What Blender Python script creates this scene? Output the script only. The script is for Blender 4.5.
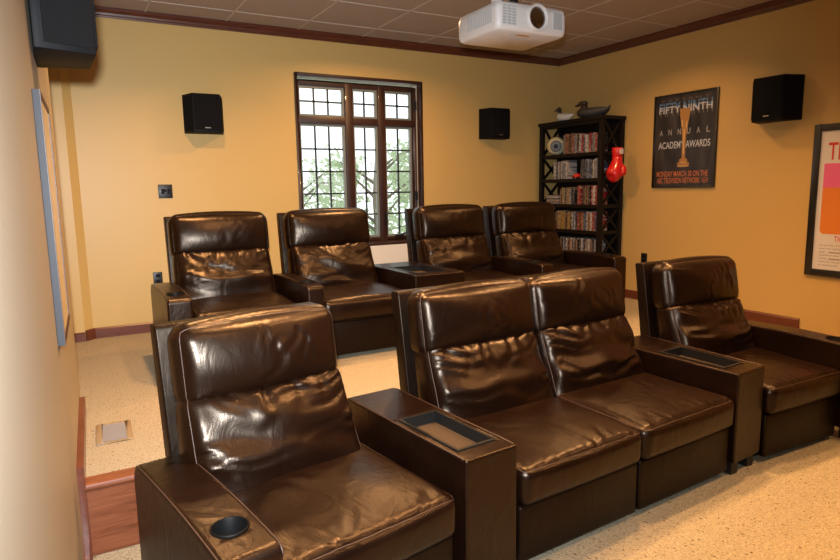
import bpy, bmesh, math, random
import numpy as np
from mathutils import Matrix, Vector, noise
PI = math.pi
for o in list(bpy.data.objects): bpy.data.objects.remove(o)
sc = bpy.context.scene
COL = sc.collection

# ------------------------------------------------------------------ camera
cam_d = bpy.data.cameras.new('camera'); cam = bpy.data.objects.new('camera', cam_d); COL.objects.link(cam)
CAM = Vector((-4.89746, -5.45428, 1.13243))
_r = Vector((0.8694166, -0.4938153, -0.0161661)); _u = Vector((0.0858746, 0.1188083, 0.9891967)); _f = Vector((0.4865598, 0.8614122, -0.1457001))
m = Matrix((_r, _u, -_f)).transposed().to_4x4(); m.translation = CAM
cam.matrix_world = m
cam_d.sensor_width = 36.0; cam_d.lens = 621.402 * 36.0 / 840.0; cam_d.clip_start = 0.02
sc.camera = cam

# ------------------------------------------------------------------ exposure, daylight, lights
sc.view_settings.view_transform = 'Standard'; sc.view_settings.look = 'None'
sc.view_settings.exposure = 0.0; sc.view_settings.gamma = 1.0; sc.view_settings.use_curve_mapping = False
W = bpy.data.worlds.new('World'); sc.world = W; W.use_nodes = True
bg = W.node_tree.nodes['Background']; bg.inputs[0].default_value = (0.93, 0.97, 1.0, 1); bg.inputs[1].default_value = 2.1

def area(name, loc, size, power, color, target=None, shape='DISK', spread=PI):
    l = bpy.data.lights.new(name, 'AREA'); l.shape = shape; l.size = size; l.energy = power; l.color = color; l.spread = spread
    o = bpy.data.objects.new(name, l); COL.objects.link(o); o.location = loc
    if target is not None:
        o.rotation_euler = (Vector(target) - Vector(loc)).to_track_quat('-Z', 'Y').to_euler()
    return o
WARM = (1.0, 0.53, 0.21)
CEIL = 2.516; LOW = -0.31; EDGE = -2.784
# recessed ceiling lamps: a row in front of the back wall, a row above the front seats, a row towards the screen
CANS = [(-4.15, -1.45, 21), (-2.45, -1.05, 24), (-0.9, -1.75, 9), (-3.7, -3.0, 26), (-2.7, -3.5, 20), (-1.5, -3.1, 24), (-3.9, -4.9, 8), (-2.2, -4.9, 13), (-0.9, -4.8, 11)]
for i, (x, y, e) in enumerate(CANS):
    area('ceiling_lamp_light', (x, y, CEIL - 0.02), 0.13, e * 1.62, WARM, (x, y, 0), spread=math.radians(158 if y > -1.2 else 140 if y > -2 else 122))
# the camera's own flash, just above the lens
FLASH = CAM + _u * 0.13 - _r * 0.03
area('flash_light', FLASH, 0.07, 92, (0.90, 0.96, 1.0), FLASH + _f * 3 - _r * 1.1, spread=math.radians(112))

# ------------------------------------------------------------------ materials
def nt(name):
    mt = bpy.data.materials.new(name); mt.use_nodes = True
    return mt, mt.node_tree.nodes, mt.node_tree.links, mt.node_tree.nodes['Principled BSDF']
def plain(name, col, rough=0.5, spec=0.5, metal=0.0, coat=0.0, bump=0.0, bscale=200, var=0.0):
    mt, N, L, b = nt(name)
    b.inputs['Base Color'].default_value = (*col, 1); b.inputs['Roughness'].default_value = rough
    b.inputs['Specular IOR Level'].default_value = spec; b.inputs['Metallic'].default_value = metal; b.inputs['Coat Weight'].default_value = coat
    tc = N.new('ShaderNodeTexCoord')
    nz = N.new('ShaderNodeTexNoise'); nz.inputs['Scale'].default_value = bscale; nz.inputs['Detail'].default_value = 3
    L.new(tc.outputs['Object'], nz.inputs['Vector'])
    if bump:
        bp = N.new('ShaderNodeBump'); bp.inputs['Strength'].default_value = bump; bp.inputs['Distance'].default_value = 0.002
        L.new(nz.outputs[0], bp.inputs['Height']); L.new(bp.outputs[0], b.inputs['Normal'])
    if var:
        nz2 = N.new('ShaderNodeTexNoise'); nz2.inputs['Scale'].default_value = 3.0; L.new(tc.outputs['Object'], nz2.inputs['Vector'])
        mx = N.new('ShaderNodeMix'); mx.data_type = 'RGBA'
        mx.inputs[6].default_value = (*[c * (1 - var) for c in col], 1); mx.inputs[7].default_value = (*[min(1, c * (1 + var)) for c in col], 1)
        L.new(nz2.outputs[0], mx.inputs[0]); L.new(mx.outputs[2], b.inputs['Base Color'])
    return mt
def wood(name, c1, c2, rough=0.35, scale=(2, 2, 30), coat=0.2):
    mt, N, L, b = nt(name)
    tc = N.new('ShaderNodeTexCoord'); mp = N.new('ShaderNodeMapping'); mp.inputs['Scale'].default_value = scale
    nz = N.new('ShaderNodeTexNoise'); nz.inputs['Scale'].default_value = 3.0; nz.inputs['Detail'].default_value = 6; nz.inputs['Distortion'].default_value = 0.6
    rp = N.new('ShaderNodeValToRGB'); rp.color_ramp.elements[0].color = (*c1, 1); rp.color_ramp.elements[1].color = (*c2, 1)
    rp.color_ramp.elements[0].position = 0.3; rp.color_ramp.elements[1].position = 0.7
    L.new(tc.outputs['Object'], mp.inputs[0]); L.new(mp.outputs[0], nz.inputs['Vector']); L.new(nz.outputs[0], rp.inputs[0]); L.new(rp.outputs[0], b.inputs['Base Color'])
    b.inputs['Roughness'].default_value = rough; b.inputs['Coat Weight'].default_value = coat; b.inputs['Specular IOR Level'].default_value = 0.5 if coat else 0.2
    return mt
def leather_mat(name, col, rough, spec=0.36):
    mt, N, L, b = nt(name)
    tc = N.new('ShaderNodeTexCoord')
    vo = N.new('ShaderNodeTexVoronoi'); vo.inputs['Scale'].default_value = 260; L.new(tc.outputs['Object'], vo.inputs['Vector'])
    mp = N.new('ShaderNodeMapping'); mp.inputs['Scale'].default_value = (1.0, 1.0, 0.55); L.new(tc.outputs['Object'], mp.inputs[0])
    n1 = N.new('ShaderNodeTexNoise'); n1.inputs['Scale'].default_value = 9; n1.inputs['Detail'].default_value = 5; n1.inputs['Distortion'].default_value = 1.6; L.new(mp.outputs[0], n1.inputs['Vector'])
    b1 = N.new('ShaderNodeBump'); b1.inputs['Strength'].default_value = 0.12; b1.inputs['Distance'].default_value = 0.002; L.new(vo.outputs['Distance'], b1.inputs['Height'])
    b2 = N.new('ShaderNodeBump'); b2.inputs['Strength'].default_value = 0.26; b2.inputs['Distance'].default_value = 0.012; L.new(n1.outputs[0], b2.inputs['Height'])
    L.new(b2.outputs[0], b1.inputs['Normal']); L.new(b1.outputs[0], b.inputs['Normal'])
    n2 = N.new('ShaderNodeTexNoise'); n2.inputs['Scale'].default_value = 5; n2.inputs['Detail'].default_value = 4; L.new(tc.outputs['Object'], n2.inputs['Vector'])
    mx = N.new('ShaderNodeMix'); mx.data_type = 'RGBA'; mx.inputs[6].default_value = (*[c * 0.6 for c in col], 1); mx.inputs[7].default_value = (col[0] * 3.0, col[1] * 2.6, col[2] * 1.8, 1)
    L.new(n2.outputs[0], mx.inputs[0]); L.new(mx.outputs[2], b.inputs['Base Color'])
    mr = N.new('ShaderNodeMapRange'); mr.inputs['To Min'].default_value = rough - 0.06; mr.inputs['To Max'].default_value = rough + 0.08
    L.new(n2.outputs[0], mr.inputs[0]); L.new(mr.outputs[0], b.inputs['Roughness'])
    b.inputs['Specular IOR Level'].default_value = spec; b.inputs['Specular Tint'].default_value = (1.0, 0.80, 0.64, 1)
    return mt
def carpet_mat(name):
    mt, N, L, b = nt(name)
    tc = N.new('ShaderNodeTexCoord')
    n1 = N.new('ShaderNodeTexNoise'); n1.inputs['Scale'].default_value = 75; n1.inputs['Detail'].default_value = 2; L.new(tc.outputs['Object'], n1.inputs['Vector'])
    r1 = N.new('ShaderNodeValToRGB'); r1.color_ramp.elements[0].position = 0.30; r1.color_ramp.elements[1].position = 0.37
    r1.color_ramp.elements[0].color = (0.14, 0.09, 0.055, 1); r1.color_ramp.elements[1].color = (1, 1, 1, 1)
    L.new(n1.outputs[0], r1.inputs[0])
    n2 = N.new('ShaderNodeTexNoise'); n2.inputs['Scale'].default_value = 160; n2.inputs['Detail'].default_value = 3; L.new(tc.outputs['Object'], n2.inputs['Vector'])
    r2 = N.new('ShaderNodeValToRGB'); r2.color_ramp.elements[0].position = 0.3; r2.color_ramp.elements[1].position = 0.7
    r2.color_ramp.elements[0].color = (0.26, 0.215, 0.145, 1); r2.color_ramp.elements[1].color = (0.45, 0.395, 0.285, 1)
    L.new(n2.outputs[0], r2.inputs[0])
    mx = N.new('ShaderNodeMix'); mx.data_type = 'RGBA'; mx.blend_type = 'MULTIPLY'; mx.inputs[0].default_value = 0.8
    L.new(r2.outputs[0], mx.inputs[6]); L.new(r1.outputs[0], mx.inputs[7]); L.new(mx.outputs[2], b.inputs['Base Color'])
    bp = N.new('ShaderNodeBump'); bp.inputs['Strength'].default_value = 0.9; bp.inputs['Distance'].default_value = 0.01
    L.new(n2.outputs[0], bp.inputs['Height']); L.new(bp.outputs[0], b.inputs['Normal'])
    b.inputs['Roughness'].default_value = 1.0; b.inputs['Specular IOR Level'].default_value = 0.05
    return mt
def glass_mat(name, tint=(0.96, 0.98, 0.97)):
    mt, N, L, b = nt(name); N.remove(b); out = N['Material Output']
    t = N.new('ShaderNodeBsdfTransparent'); t.inputs[0].default_value = (*tint, 1)
    g = N.new('ShaderNodeBsdfGlossy'); g.inputs['Roughness'].default_value = 0.02
    fr = N.new('ShaderNodeFresnel'); fr.inputs[0].default_value = 1.25
    mx = N.new('ShaderNodeMixShader'); L.new(fr.outputs[0], mx.inputs[0]); L.new(t.outputs[0], mx.inputs[1]); L.new(g.outputs[0], mx.inputs[2]); L.new(mx.outputs[0], out.inputs[0])
    return mt
def spine_mat(name, col, ink):
    mt, N, L, b = nt(name)
    tc = N.new('ShaderNodeTexCoord'); mp = N.new('ShaderNodeMapping'); mp.inputs['Scale'].default_value = (0.3, 0.6, 5)
    oi = N.new('ShaderNodeObjectInfo'); ad = N.new('ShaderNodeVectorMath'); ad.operation = 'ADD'
    L.new(tc.outputs['Generated'], mp.inputs[0]); L.new(mp.outputs[0], ad.inputs[0])
    ml = N.new('ShaderNodeMath'); ml.operation = 'MULTIPLY'; ml.inputs[1].default_value = 37; L.new(oi.outputs['Random'], ml.inputs[0])
    L.new(ml.outputs[0], ad.inputs[1])
    nz = N.new('ShaderNodeTexNoise'); nz.inputs['Scale'].default_value = 1.6; nz.inputs['Detail'].default_value = 1; L.new(ad.outputs[0], nz.inputs['Vector'])
    rp = N.new('ShaderNodeValToRGB'); rp.color_ramp.interpolation = 'CONSTANT'
    rp.color_ramp.elements[0].color = (*col, 1); rp.color_ramp.elements[1].position = 0.58; rp.color_ramp.elements[1].color = (*ink, 1)
    L.new(nz.outputs[0], rp.inputs[0]); L.new(rp.outputs[0], b.inputs['Base Color']); b.inputs['Roughness'].default_value = 0.3
    return mt

M_YELLOW = plain('yellow_wall_paint', (0.490, 0.322, 0.112), 0.42, 0.3, bump=0.08, bscale=120)
M_CREAM = plain('cream_wall_paint', (0.36, 0.31, 0.235), 0.5, 0.3, bump=0.08, bscale=120)
M_WHITEP = plain('pale_apron_paint', (0.637, 0.585, 0.510), 0.5, 0.3)
M_CARPET = carpet_mat('speckled_carpet')
M_TILE = plain('ceiling_tile', (0.364, 0.308, 0.266), 0.95, 0.05, bump=0.5, bscale=300)
M_TBAR = plain('ceiling_grid', (0.465, 0.398, 0.345), 0.5, 0.3)
M_CHERRY = wood('dark_cherry_trim', (0.05, 0.011, 0.006), (0.10, 0.024, 0.011), 0.33)
M_CHERRY_X = wood('cherry_riser', (0.115, 0.030, 0.012), (0.21, 0.064, 0.027), 0.33, (2, 30, 30))
M_CHERRY_B = wood('cherry_baseboard', (0.075, 0.017, 0.009), (0.125, 0.032, 0.015), 0.33, (2, 2, 30))
M_WINWOOD = wood('window_wood', (0.019, 0.0065, 0.004), (0.042, 0.014, 0.008), 0.45, (30, 30, 2))
M_JAMB = plain('jamb_paint', (0.576, 0.528, 0.416), 0.45)
M_LEAD = plain('lead_came', (0.02, 0.025, 0.025), 0.4)
M_GLASS = glass_mat('window_glass')
M_LEATHER = leather_mat('brown_leather', (0.0034, 0.0013, 0.0008), 0.31)
M_LEATHER_D = leather_mat('dark_leather', (0.0022, 0.0010, 0.0007), 0.40, 0.20)
M_THREAD = plain('stitching', (0.045, 0.022, 0.014), 0.5)
M_CUP = plain('cup_plastic', (0.003, 0.003, 0.0032), 0.5, 0.1)
M_TRAY = plain('tray_lining', (0.05, 0.032, 0.018), 0.5, bump=0.3, bscale=80)
M_TRAYW = plain('tray_wall', (0.008, 0.008, 0.008), 0.4, 0.3)
M_BLACK = plain('black_paint', (0.008, 0.007, 0.007), 0.45)
M_SHELF = wood('black_stained_wood', (0.004, 0.003, 0.003), (0.008, 0.006, 0.005), 0.5, coat=0.0)
M_SPK = plain('speaker_vinyl', (0.0035, 0.0036, 0.0045), 0.6, 0.12)
M_GRILLE = plain('speaker_cloth', (0.006, 0.0058, 0.0064), 0.9, 0.08, bump=0.6, bscale=500)
M_BADGE = plain('badge_metal', (0.5, 0.42, 0.36), 0.3, metal=1)
M_WPLAST = plain('white_plastic', (0.600, 0.585, 0.578), 0.35)
M_GPLAST = plain('grey_vent_plastic', (0.375, 0.390, 0.398), 0.4)
M_LENSG = plain('lens_glass', (0.035, 0.016, 0.006), 0.06, 0.8, coat=1)
M_STEEL = plain('brushed_steel', (0.45, 0.45, 0.46), 0.3, metal=1)
M_FRAMEB = plain('black_frame', (0.010, 0.009, 0.009), 0.35, coat=0.2)
M_FRAMEG = plain('blue_black_frame', (0.040, 0.041, 0.046), 0.7, 0.2)

# ------------------------------------------------------------------ mesh helpers
class MB:
    def __init__(s): s.v = []; s.f = []; s.sm = []
    def add(s, vs, fs, smooth=False):
        k = len(s.v); s.v += [tuple(p) for p in vs]; s.f += [tuple(i + k for i in q) for q in fs]; s.sm += [smooth] * len(fs); return s
    def box(s, a, b):
        (x0, y0, z0), (x1, y1, z1) = a, b
        return s.add([(x0, y0, z0), (x1, y0, z0), (x1, y1, z0), (x0, y1, z0), (x0, y0, z1), (x1, y0, z1), (x1, y1, z1), (x0, y1, z1)],
                     [(3, 2, 1, 0), (4, 5, 6, 7), (0, 1, 5, 4), (1, 2, 6, 5), (2, 3, 7, 6), (3, 0, 4, 7)])
    def prism(s, pts, lo, hi, axis='z'):
        """outline pts in the plane across axis, from lo to hi"""
        n = len(pts)
        def P(p, t):
            return {'z': (p[0], p[1], t), 'x': (t, p[0], p[1]), 'y': (p[0], t, p[1])}[axis]
        return s.add([P(p, lo) for p in pts] + [P(p, hi) for p in pts],
                     [tuple(range(n))[::-1], tuple(range(n, 2 * n))] + [(i, (i + 1) % n, n + (i + 1) % n, n + i) for i in range(n)])
    def tube(s, path, r, n=8, closed=False, caps=True):
        path = [Vector(p) for p in path]; m_ = len(path); rings = []; up = None
        rr = r if hasattr(r, '__len__') else [r] * m_
        for i, p in enumerate(path):
            a = path[(i - 1) % m_] if (closed or i > 0) else p; b = path[(i + 1) % m_] if (closed or i < m_ - 1) else p
            t = (b - a).normalized()
            if up is None: up = t.orthogonal().normalized()
            up = (up - t * up.dot(t)); up = up.normalized() if up.length > 1e-6 else t.orthogonal().normalized()
            w = t.cross(up)
            rings.append([p + (up * math.cos(2 * PI * k / n) + w * math.sin(2 * PI * k / n)) * rr[i] for k in range(n)])
        vs = [q for g in rings for q in g]; fs = []
        for i in range(m_ if closed else m_ - 1):
            j = (i + 1) % m_
            fs += [(i * n + k, i * n + (k + 1) % n, j * n + (k + 1) % n, j * n + k) for k in range(n)]
        if not closed and caps: fs += [tuple(range(n))[::-1], tuple(range((m_ - 1) * n, m_ * n))]
        return s.add(vs, fs, True)
    def lathe(s, prof, n=24, M=None, caps=True):
        vs = []; fs = []
        for (r, z) in prof:
            for k in range(n): vs.append(Vector((r * math.cos(2 * PI * k / n), r * math.sin(2 * PI * k / n), z)))
        for i in range(len(prof) - 1):
            fs += [(i * n + k, i * n + (k + 1) % n, (i + 1) * n + (k + 1) % n, (i + 1) * n + k) for k in range(n)]
        if caps:
            fs += [tuple(range(n))[::-1], tuple(range((len(prof) - 1) * n, len(prof) * n))]
        if M is not None: vs = [M @ v for v in vs]
        return s.add(vs, fs, True)
    def ball(s, c, r, n=20, M=None):
        r = r if hasattr(r, '__len__') else (r, r, r); prof = n // 2; vs = []; fs = []
        for i in range(prof + 1):
            th = PI * i / prof
            for k in range(n):
                ph = 2 * PI * k / n
                p = Vector((r[0] * math.sin(th) * math.cos(ph), r[1] * math.sin(th) * math.sin(ph), r[2] * math.cos(th)))
                if M is not None: p = M @ p
                vs.append(p + Vector(c))
        for i in range(prof):
            fs += [(i * n + k, (i + 1) * n + k, (i + 1) * n + (k + 1) % n, i * n + (k + 1) % n) for k in range(n)]
        return s.add(vs, fs, True)
    def mesh(s, name):
        me = bpy.data.meshes.new(name); me.from_pydata(s.v, [], s.f); me.validate()
        bm = bmesh.new(); bm.from_mesh(me); bmesh.ops.remove_doubles(bm, verts=bm.verts, dist=1e-6)
        bmesh.ops.recalc_face_normals(bm, faces=bm.faces); bm.to_mesh(me); bm.free()
        if len(me.polygons) == len(s.sm): me.polygons.foreach_set('use_smooth', s.sm)
        elif all(s.sm): me.shade_smooth()
        return me
    def build(s, name, mat, parent=None, bevel=0.0, seg=2, label=None):
        me = s.mesh(name)
        if bevel:
            bm = bmesh.new(); bm.from_mesh(me)
            es = [e for e in bm.edges if len(e.link_faces) == 2 and e.calc_face_angle(0) > 0.6]
            bmesh.ops.bevel(bm, geom=es, offset=bevel, segments=seg, profile=0.5, affect='EDGES', clamp_overlap=True)
            bm.to_mesh(me); bm.free(); me.shade_smooth()
            try: me.set_sharp_from_angle(angle=math.radians(40))
            except Exception: pass
        me.materials.append(mat)
        o = bpy.data.objects.new(name, me); COL.objects.link(o)
        if parent is not None: o.parent = parent
        if label: o['label'] = label
        return o
def tag(o, label, cat, group=None):
    o['label'] = label; o['category'] = cat
    if group: o['group'] = group
    return o
def thing(name, label, cat, loc=(0, 0, 0), rotz=0, group=None):
    o = bpy.data.objects.new(name, None); COL.objects.link(o); o.empty_display_size = 0.1
    o.location = loc; o.rotation_euler = (0, 0, rotz)
    return tag(o, label, cat, group)
def struct(o): o['kind'] = 'structure'; return o
def copy_thing(r, loc=None, rotz=None):
    c = r.copy(); COL.objects.link(c)
    for ch in list(r.children):
        d = ch.copy(); COL.objects.link(d); d.parent = c
        for g in list(ch.children):
            e = g.copy(); COL.objects.link(e); e.parent = d
    if loc is not None: c.location = loc
    if rotz is not None: c.rotation_euler = (0, 0, rotz)
    return c
def text_mesh(name, body, mat, parent, M, width=None, height=None, depth=0.0006, align='LEFT', sx=1.0):
    cu = bpy.data.curves.new(name, 'FONT'); cu.body = body; cu.align_x = align; cu.extrude = 0.0; cu.offset = 0.012; cu.size = 1.0
    tmp = bpy.data.objects.new(name, cu); COL.objects.link(tmp)
    dg = bpy.context.evaluated_depsgraph_get()
    me = bpy.data.meshes.new_from_object(tmp.evaluated_get(dg)); COL.objects.unlink(tmp); bpy.data.objects.remove(tmp)
    xs = [v.co.x for v in me.vertices]; ys = [v.co.y for v in me.vertices]
    w0 = max(xs) - min(xs); h0 = max(ys) - min(ys)
    sX = (width / w0) if width else (height / h0) * sx; sY = (height / h0) if height else sX
    for v in me.vertices:
        x = (v.co.x - min(xs)) * sX - (w0 * sX / 2 if align == 'CENTER' else 0); y = (v.co.y - min(ys)) * sY
        v.co = M @ Vector((x, y, 0))
    me.materials.clear(); me.materials.append(mat); me.name = name
    o = bpy.data.objects.new(name, me); COL.objects.link(o); o.parent = parent
    return o

# ------------------------------------------------------------------ room shell
YF = -7.7          # screen-end wall
def xl(y): return -4.946 - 0.030 * (-2.784 - y)      # left wall face: slightly out of square
T = 0.12
b = MB().box((-5.6, EDGE + 0.02, -0.45), (0.0, 0.0, 0.0)); struct(b.build('floor_platform', M_CARPET))
b = MB().box((-5.6, YF, -0.45), (0.0, EDGE + 0.02, LOW)); struct(b.build('floor', M_CARPET))
b = MB().box((-5.7, YF - T, CEIL), (T, T + 0.1, CEIL + 0.1)); struct(b.build('ceiling', M_TILE))
# window hole
WX0, WX1, WZ0, WZ1 = -3.051, -1.765, 0.606, 2.150
b = MB(); TB = 0.20
b.box((-5.7, 0, -0.45), (WX0, TB, CEIL)); b.box((WX1, 0, -0.45), (T, TB, CEIL)); b.box((WX0, 0, -0.45), (WX1, TB, WZ0)); b.box((WX0, 0, WZ1), (WX1, TB, CEIL))
struct(b.build('wall_back', M_YELLOW))
struct(MB().box((0, YF - T, -0.45), (T, 0, CEIL)).build('wall_right', M_YELLOW))
struct(MB().prism([(xl(YF), YF), (xl(-1.71), -1.71), (-5.07, -1.71), (-5.07, 0), (-5.7, 0), (-5.7, YF)], -0.45, CEIL).build('wall_left', M_CREAM))
struct(MB().box((-5.7, YF - T, -0.45), (T, YF, CEIL)).build('wall_front', plain('screen_wall_paint', (0.03, 0.022, 0.018), 0.7)))
BH = 0.084
# shallow pier in the far left corner
struct(MB().prism([(-5.07, -0.055), (-4.845, -0.055), (-4.785, 0.0), (-5.07, 0.0)], 0.0, CEIL).build('wall_pier', M_YELLOW))
struct(MB().prism([(-4.843, -0.056), (-4.837, -0.073), (-4.772, -0.018), (-4.785, -0.001)], 0.0, BH).build('baseboard_pier_side', M_CHERRY_B))
# ceiling grid (T-bars)
b = MB()
for k in range(-2, 7):
    x = -1.793 - 0.61 * k
    if -5.3 < x < -0.1: b.box((x - 0.007, YF, CEIL - 0.004), (x + 0.007, 0, CEIL + 0.002))
for k in range(-1, 12):
    y = -0.951 - 0.61 * k
    if YF < y < -0.1: b.box((-5.3, y - 0.007, CEIL - 0.004), (0, y + 0.007, CEIL + 0.002))
struct(b.build('trim_ceiling_grid', M_TBAR))
# crown mouldings
CZ = CEIL - 0.070
def crown_profile(): return [(0, CZ), (0.012, CZ), (0.016, CZ + 0.012), (0.024, CZ + 0.017), (0.028, CZ + 0.030), (0.042, CZ + 0.050), (0.046, CZ + 0.058), (0.046, CEIL), (0, CEIL)]
struct(MB().prism([(-p[0], p[1]) for p in crown_profile()], -5.07, 0.0, 'x').build('trim_crown_back', M_CHERRY))
struct(MB().prism([(-p[0], p[1]) for p in crown_profile()], YF, 0.0, 'y').build('trim_crown_right', M_CHERRY))
# baseboards
BH = 0.084
struct(MB().prism([(-0.018, 0), (-0.018, BH - 0.012), (-0.010, BH), (0, BH), (0, 0)], -4.79, -0.02, 'x').build('baseboard_back', M_CHERRY_B))
struct(MB().prism([(-0.018, 0), (-0.018, BH - 0.022), (-0.010, BH - 0.014), (0, BH - 0.014), (0, 0)], -5.07, -4.845, 'x').build('baseboard_pier', M_CHERRY_B)).location.y = -0.055
struct(MB().prism([(-0.018, 0), (-0.018, BH - 0.012), (-0.010, BH), (0, BH), (0, 0)], EDGE, 0.0, 'y').build('baseboard_right', M_CHERRY_B))
struct(MB().prism([(-0.018, LOW), (-0.018, LOW + BH), (0, LOW + BH), (0, LOW)], YF, EDGE, 'y').build('baseboard_right_lower', M_CHERRY_B))
b = MB()
ya, yb = EDGE + 0.02, -1.86
b.prism([(xl(ya), ya), (xl(ya) + 0.026, ya), (xl(yb) + 0.026, yb), (xl(yb), yb)], -0.01, BH)
struct(b.build('baseboard_left', M_CHERRY_B)); ya = EDGE - 0.03
struct(MB().prism([(xl(YF), YF), (xl(YF) + 0.02, YF), (xl(ya) + 0.02, ya), (xl(ya), ya)], LOW, LOW + BH).build('baseboard_left_lower', M_CHERRY_B))
struct(MB().prism([(xl(ya), ya), (xl(ya) + 0.026, ya), (xl(EDGE + 0.02) + 0.026, EDGE + 0.02), (xl(EDGE + 0.02), EDGE + 0.02)], LOW, BH).build('trim_riser_post', M_CHERRY_B))
# riser and nosing of the raised platform
XE = xl(EDGE)
struct(MB().box((XE + 0.015, EDGE, LOW), (0, EDGE + 0.02, -0.02)).build('trim_riser', M_CHERRY_X))
pr = [(EDGE + 0.05, -0.018), (EDGE + 0.05, 0.006)] + [(EDGE - 0.012 + 0.016 * math.cos(t), -0.010 + 0.016 * math.sin(t)) for t in np.linspace(PI / 2, PI * 1.5, 9)] + [(EDGE + 0.0, -0.026)]
struct(MB().prism(pr, XE + 0.015, 0, 'x').build('trim_nosing', M_CHERRY_X, bevel=0))

# ------------------------------------------------------------------ window
YW = 0.10
def wframe(b, x0, x1, z0, z1, w, y0, y1):
    b.box((x0, y0, z0), (x0 + w, y1, z1)); b.box((x1 - w, y0, z0), (x1, y1, z1)); b.box((x0 + w, y0, z0), (x1 - w, y1, z0 + w)); b.box((x0 + w, y0, z1 - w), (x1 - w, y1, z1))
b = MB(); wframe(b, WX0 - 0.005, WX1 + 0.005, WZ0 - 0.012, WZ1 + 0.01, 0.024, -0.014, 0.03)
win = struct(b.build('window_1', M_WINWOOD, bevel=0.004))
b = MB(); b.box((WX0, 0.0, WZ0), (WX0 + 0.012, TB, WZ1)); b.box((WX1 - 0.012, 0.0, WZ0), (WX1, TB, WZ1)); b.box((WX0, 0.0, WZ1 - 0.012), (WX1, TB, WZ1))
struct(b.build('jamb', M_JAMB, win))
b = MB(); b.box((WX0, 0.03, WZ0 - 0.0), (WX1, TB, WZ0 + 0.022)); struct(b.build('stool', M_WINWOOD, win))
# stops seen as stripes on the right-hand reveal
b = MB(); b.box((WX1 - 0.024, 0.042, WZ0), (WX1 - 0.008, 0.054, WZ1 - 0.01)); b.box((WX0 + 0.008, 0.045, WZ0), (WX0 + 0.026, 0.075, WZ1 - 0.01)); struct(b.build('stop', M_WINWOOD, win))
FX0, FX1, FZ0, FZ1 = WX0 + 0.012, WX1 - 0.02, WZ0 + 0.015, WZ1 - 0.035
TR0, TR1 = 1.735, 1.80       # transom
MX = [(-2.545, -2.465), (-2.205, -2.130)]
b = MB(); wframe(b, FX0, FX1, FZ0, FZ1, 0.045, YW - 0.02, YW + 0.05)
for a_, c_ in MX: b.box((a_, YW - 0.025, FZ0), (c_, YW + 0.05, FZ1))
b.box((FX0 + 0.01, YW - 0.022, TR0), (FX1 - 0.01, YW + 0.045, TR1))
struct(b.build('window_frame', M_WINWOOD, win, bevel=0.005))
bays = [(FX0 + 0.045, MX[0][0], 3), (MX[0][1], MX[1][0], 2), (MX[1][1], FX1 - 0.045, 2)]
bl = MB(); bsash = MB(); bg_ = MB()
for x0, x1, nc in bays:
    for z0, z1, nr in ((FZ0 + 0.045, TR0, 5), (TR1, FZ1 - 0.045, 2)):
        wframe(bsash, x0, x1, z0, z1, 0.020, YW, YW + 0.035)
        for i in range(1, nc): xx = x0 + 0.02 + (x1 - x0 - 0.04) * i / nc; bl.box((xx - 0.0075, YW + 0.010, z0 + 0.02), (xx + 0.0075, YW + 0.026, z1 - 0.02))
        for i in range(1, nr): zz = z0 + 0.02 + (z1 - z0 - 0.04) * i / nr; bl.box((x0 + 0.02, YW + 0.010, zz - 0.0075), (x1 - 0.02, YW + 0.026, zz + 0.0075))
        bg_.box((x0 + 0.012, YW + 0.016, z0 + 0.012), (x1 - 0.012, YW + 0.020, z1 - 0.012))
struct(bsash.build('sash', plain('sash_steel', (0.16, 0.17, 0.15), 0.4), win)); struct(bl.build('came', M_LEAD, win)); struct(bg_.build('pane', M_GLASS, win))
b = MB()
for z in (1.02, 1.9): b.box((FX1 - 0.035, YW - 0.045, z), (FX1 - 0.008, YW - 0.02, z + 0.085))
struct(b.build('hinge', M_BLACK, win))
b = MB(); b.box((-2.05, YW - 0.05, FZ0 + 0.045), (-1.96, YW - 0.02, FZ0 + 0.06)); b.tube([(-2.0, YW - 0.045, FZ0 + 0.06), (-1.96, YW - 0.06, FZ0 + 0.075), (-1.9, YW - 0.06, FZ0 + 0.07)], 0.007)
b.box((-2.16, YW - 0.045, 0.80), (-2.14, YW - 0.02, 0.90)); struct(b.build('latch', M_BLACK, win))
struct(MB().box((WX0 + 0.02, -0.010, BH), (WX1 + 0.01, 0.002, WZ0 - 0.014)).build('trim_window_apron', M_WHITEP))

# ------------------------------------------------------------------ outdoors
M_GROUND = plain('lawn', (0.30, 0.36, 0.22), 0.95, var=0.2)
struct(MB().box((-14, 0.4, -1.2), (10, 16, -1.0)).build('ground_lawn', M_GROUND))
M_BARK = plain('bark', (0.20, 0.17, 0.14), 0.9, bump=0.5, bscale=40)
def leafmat(name, col):
    mt, N, L, bb = nt(name); out = N['Material Output']; N.remove(bb)
    d = N.new('ShaderNodeBsdfDiffuse'); d.inputs[0].default_value = (*col, 1); t = N.new('ShaderNodeBsdfTranslucent'); t.inputs[0].default_value = (*col, 1)
    mx = N.new('ShaderNodeMixShader'); L.new(d.outputs[0], mx.inputs[1]); L.new(t.outputs[0], mx.inputs[2]); L.new(mx.outputs[0], out.inputs[0]); return mt
M_LEAF = leafmat('leaf_green', (0.52, 0.60, 0.42)); M_LEAF2 = leafmat('leaf_pale', (0.66, 0.70, 0.56))
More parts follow.
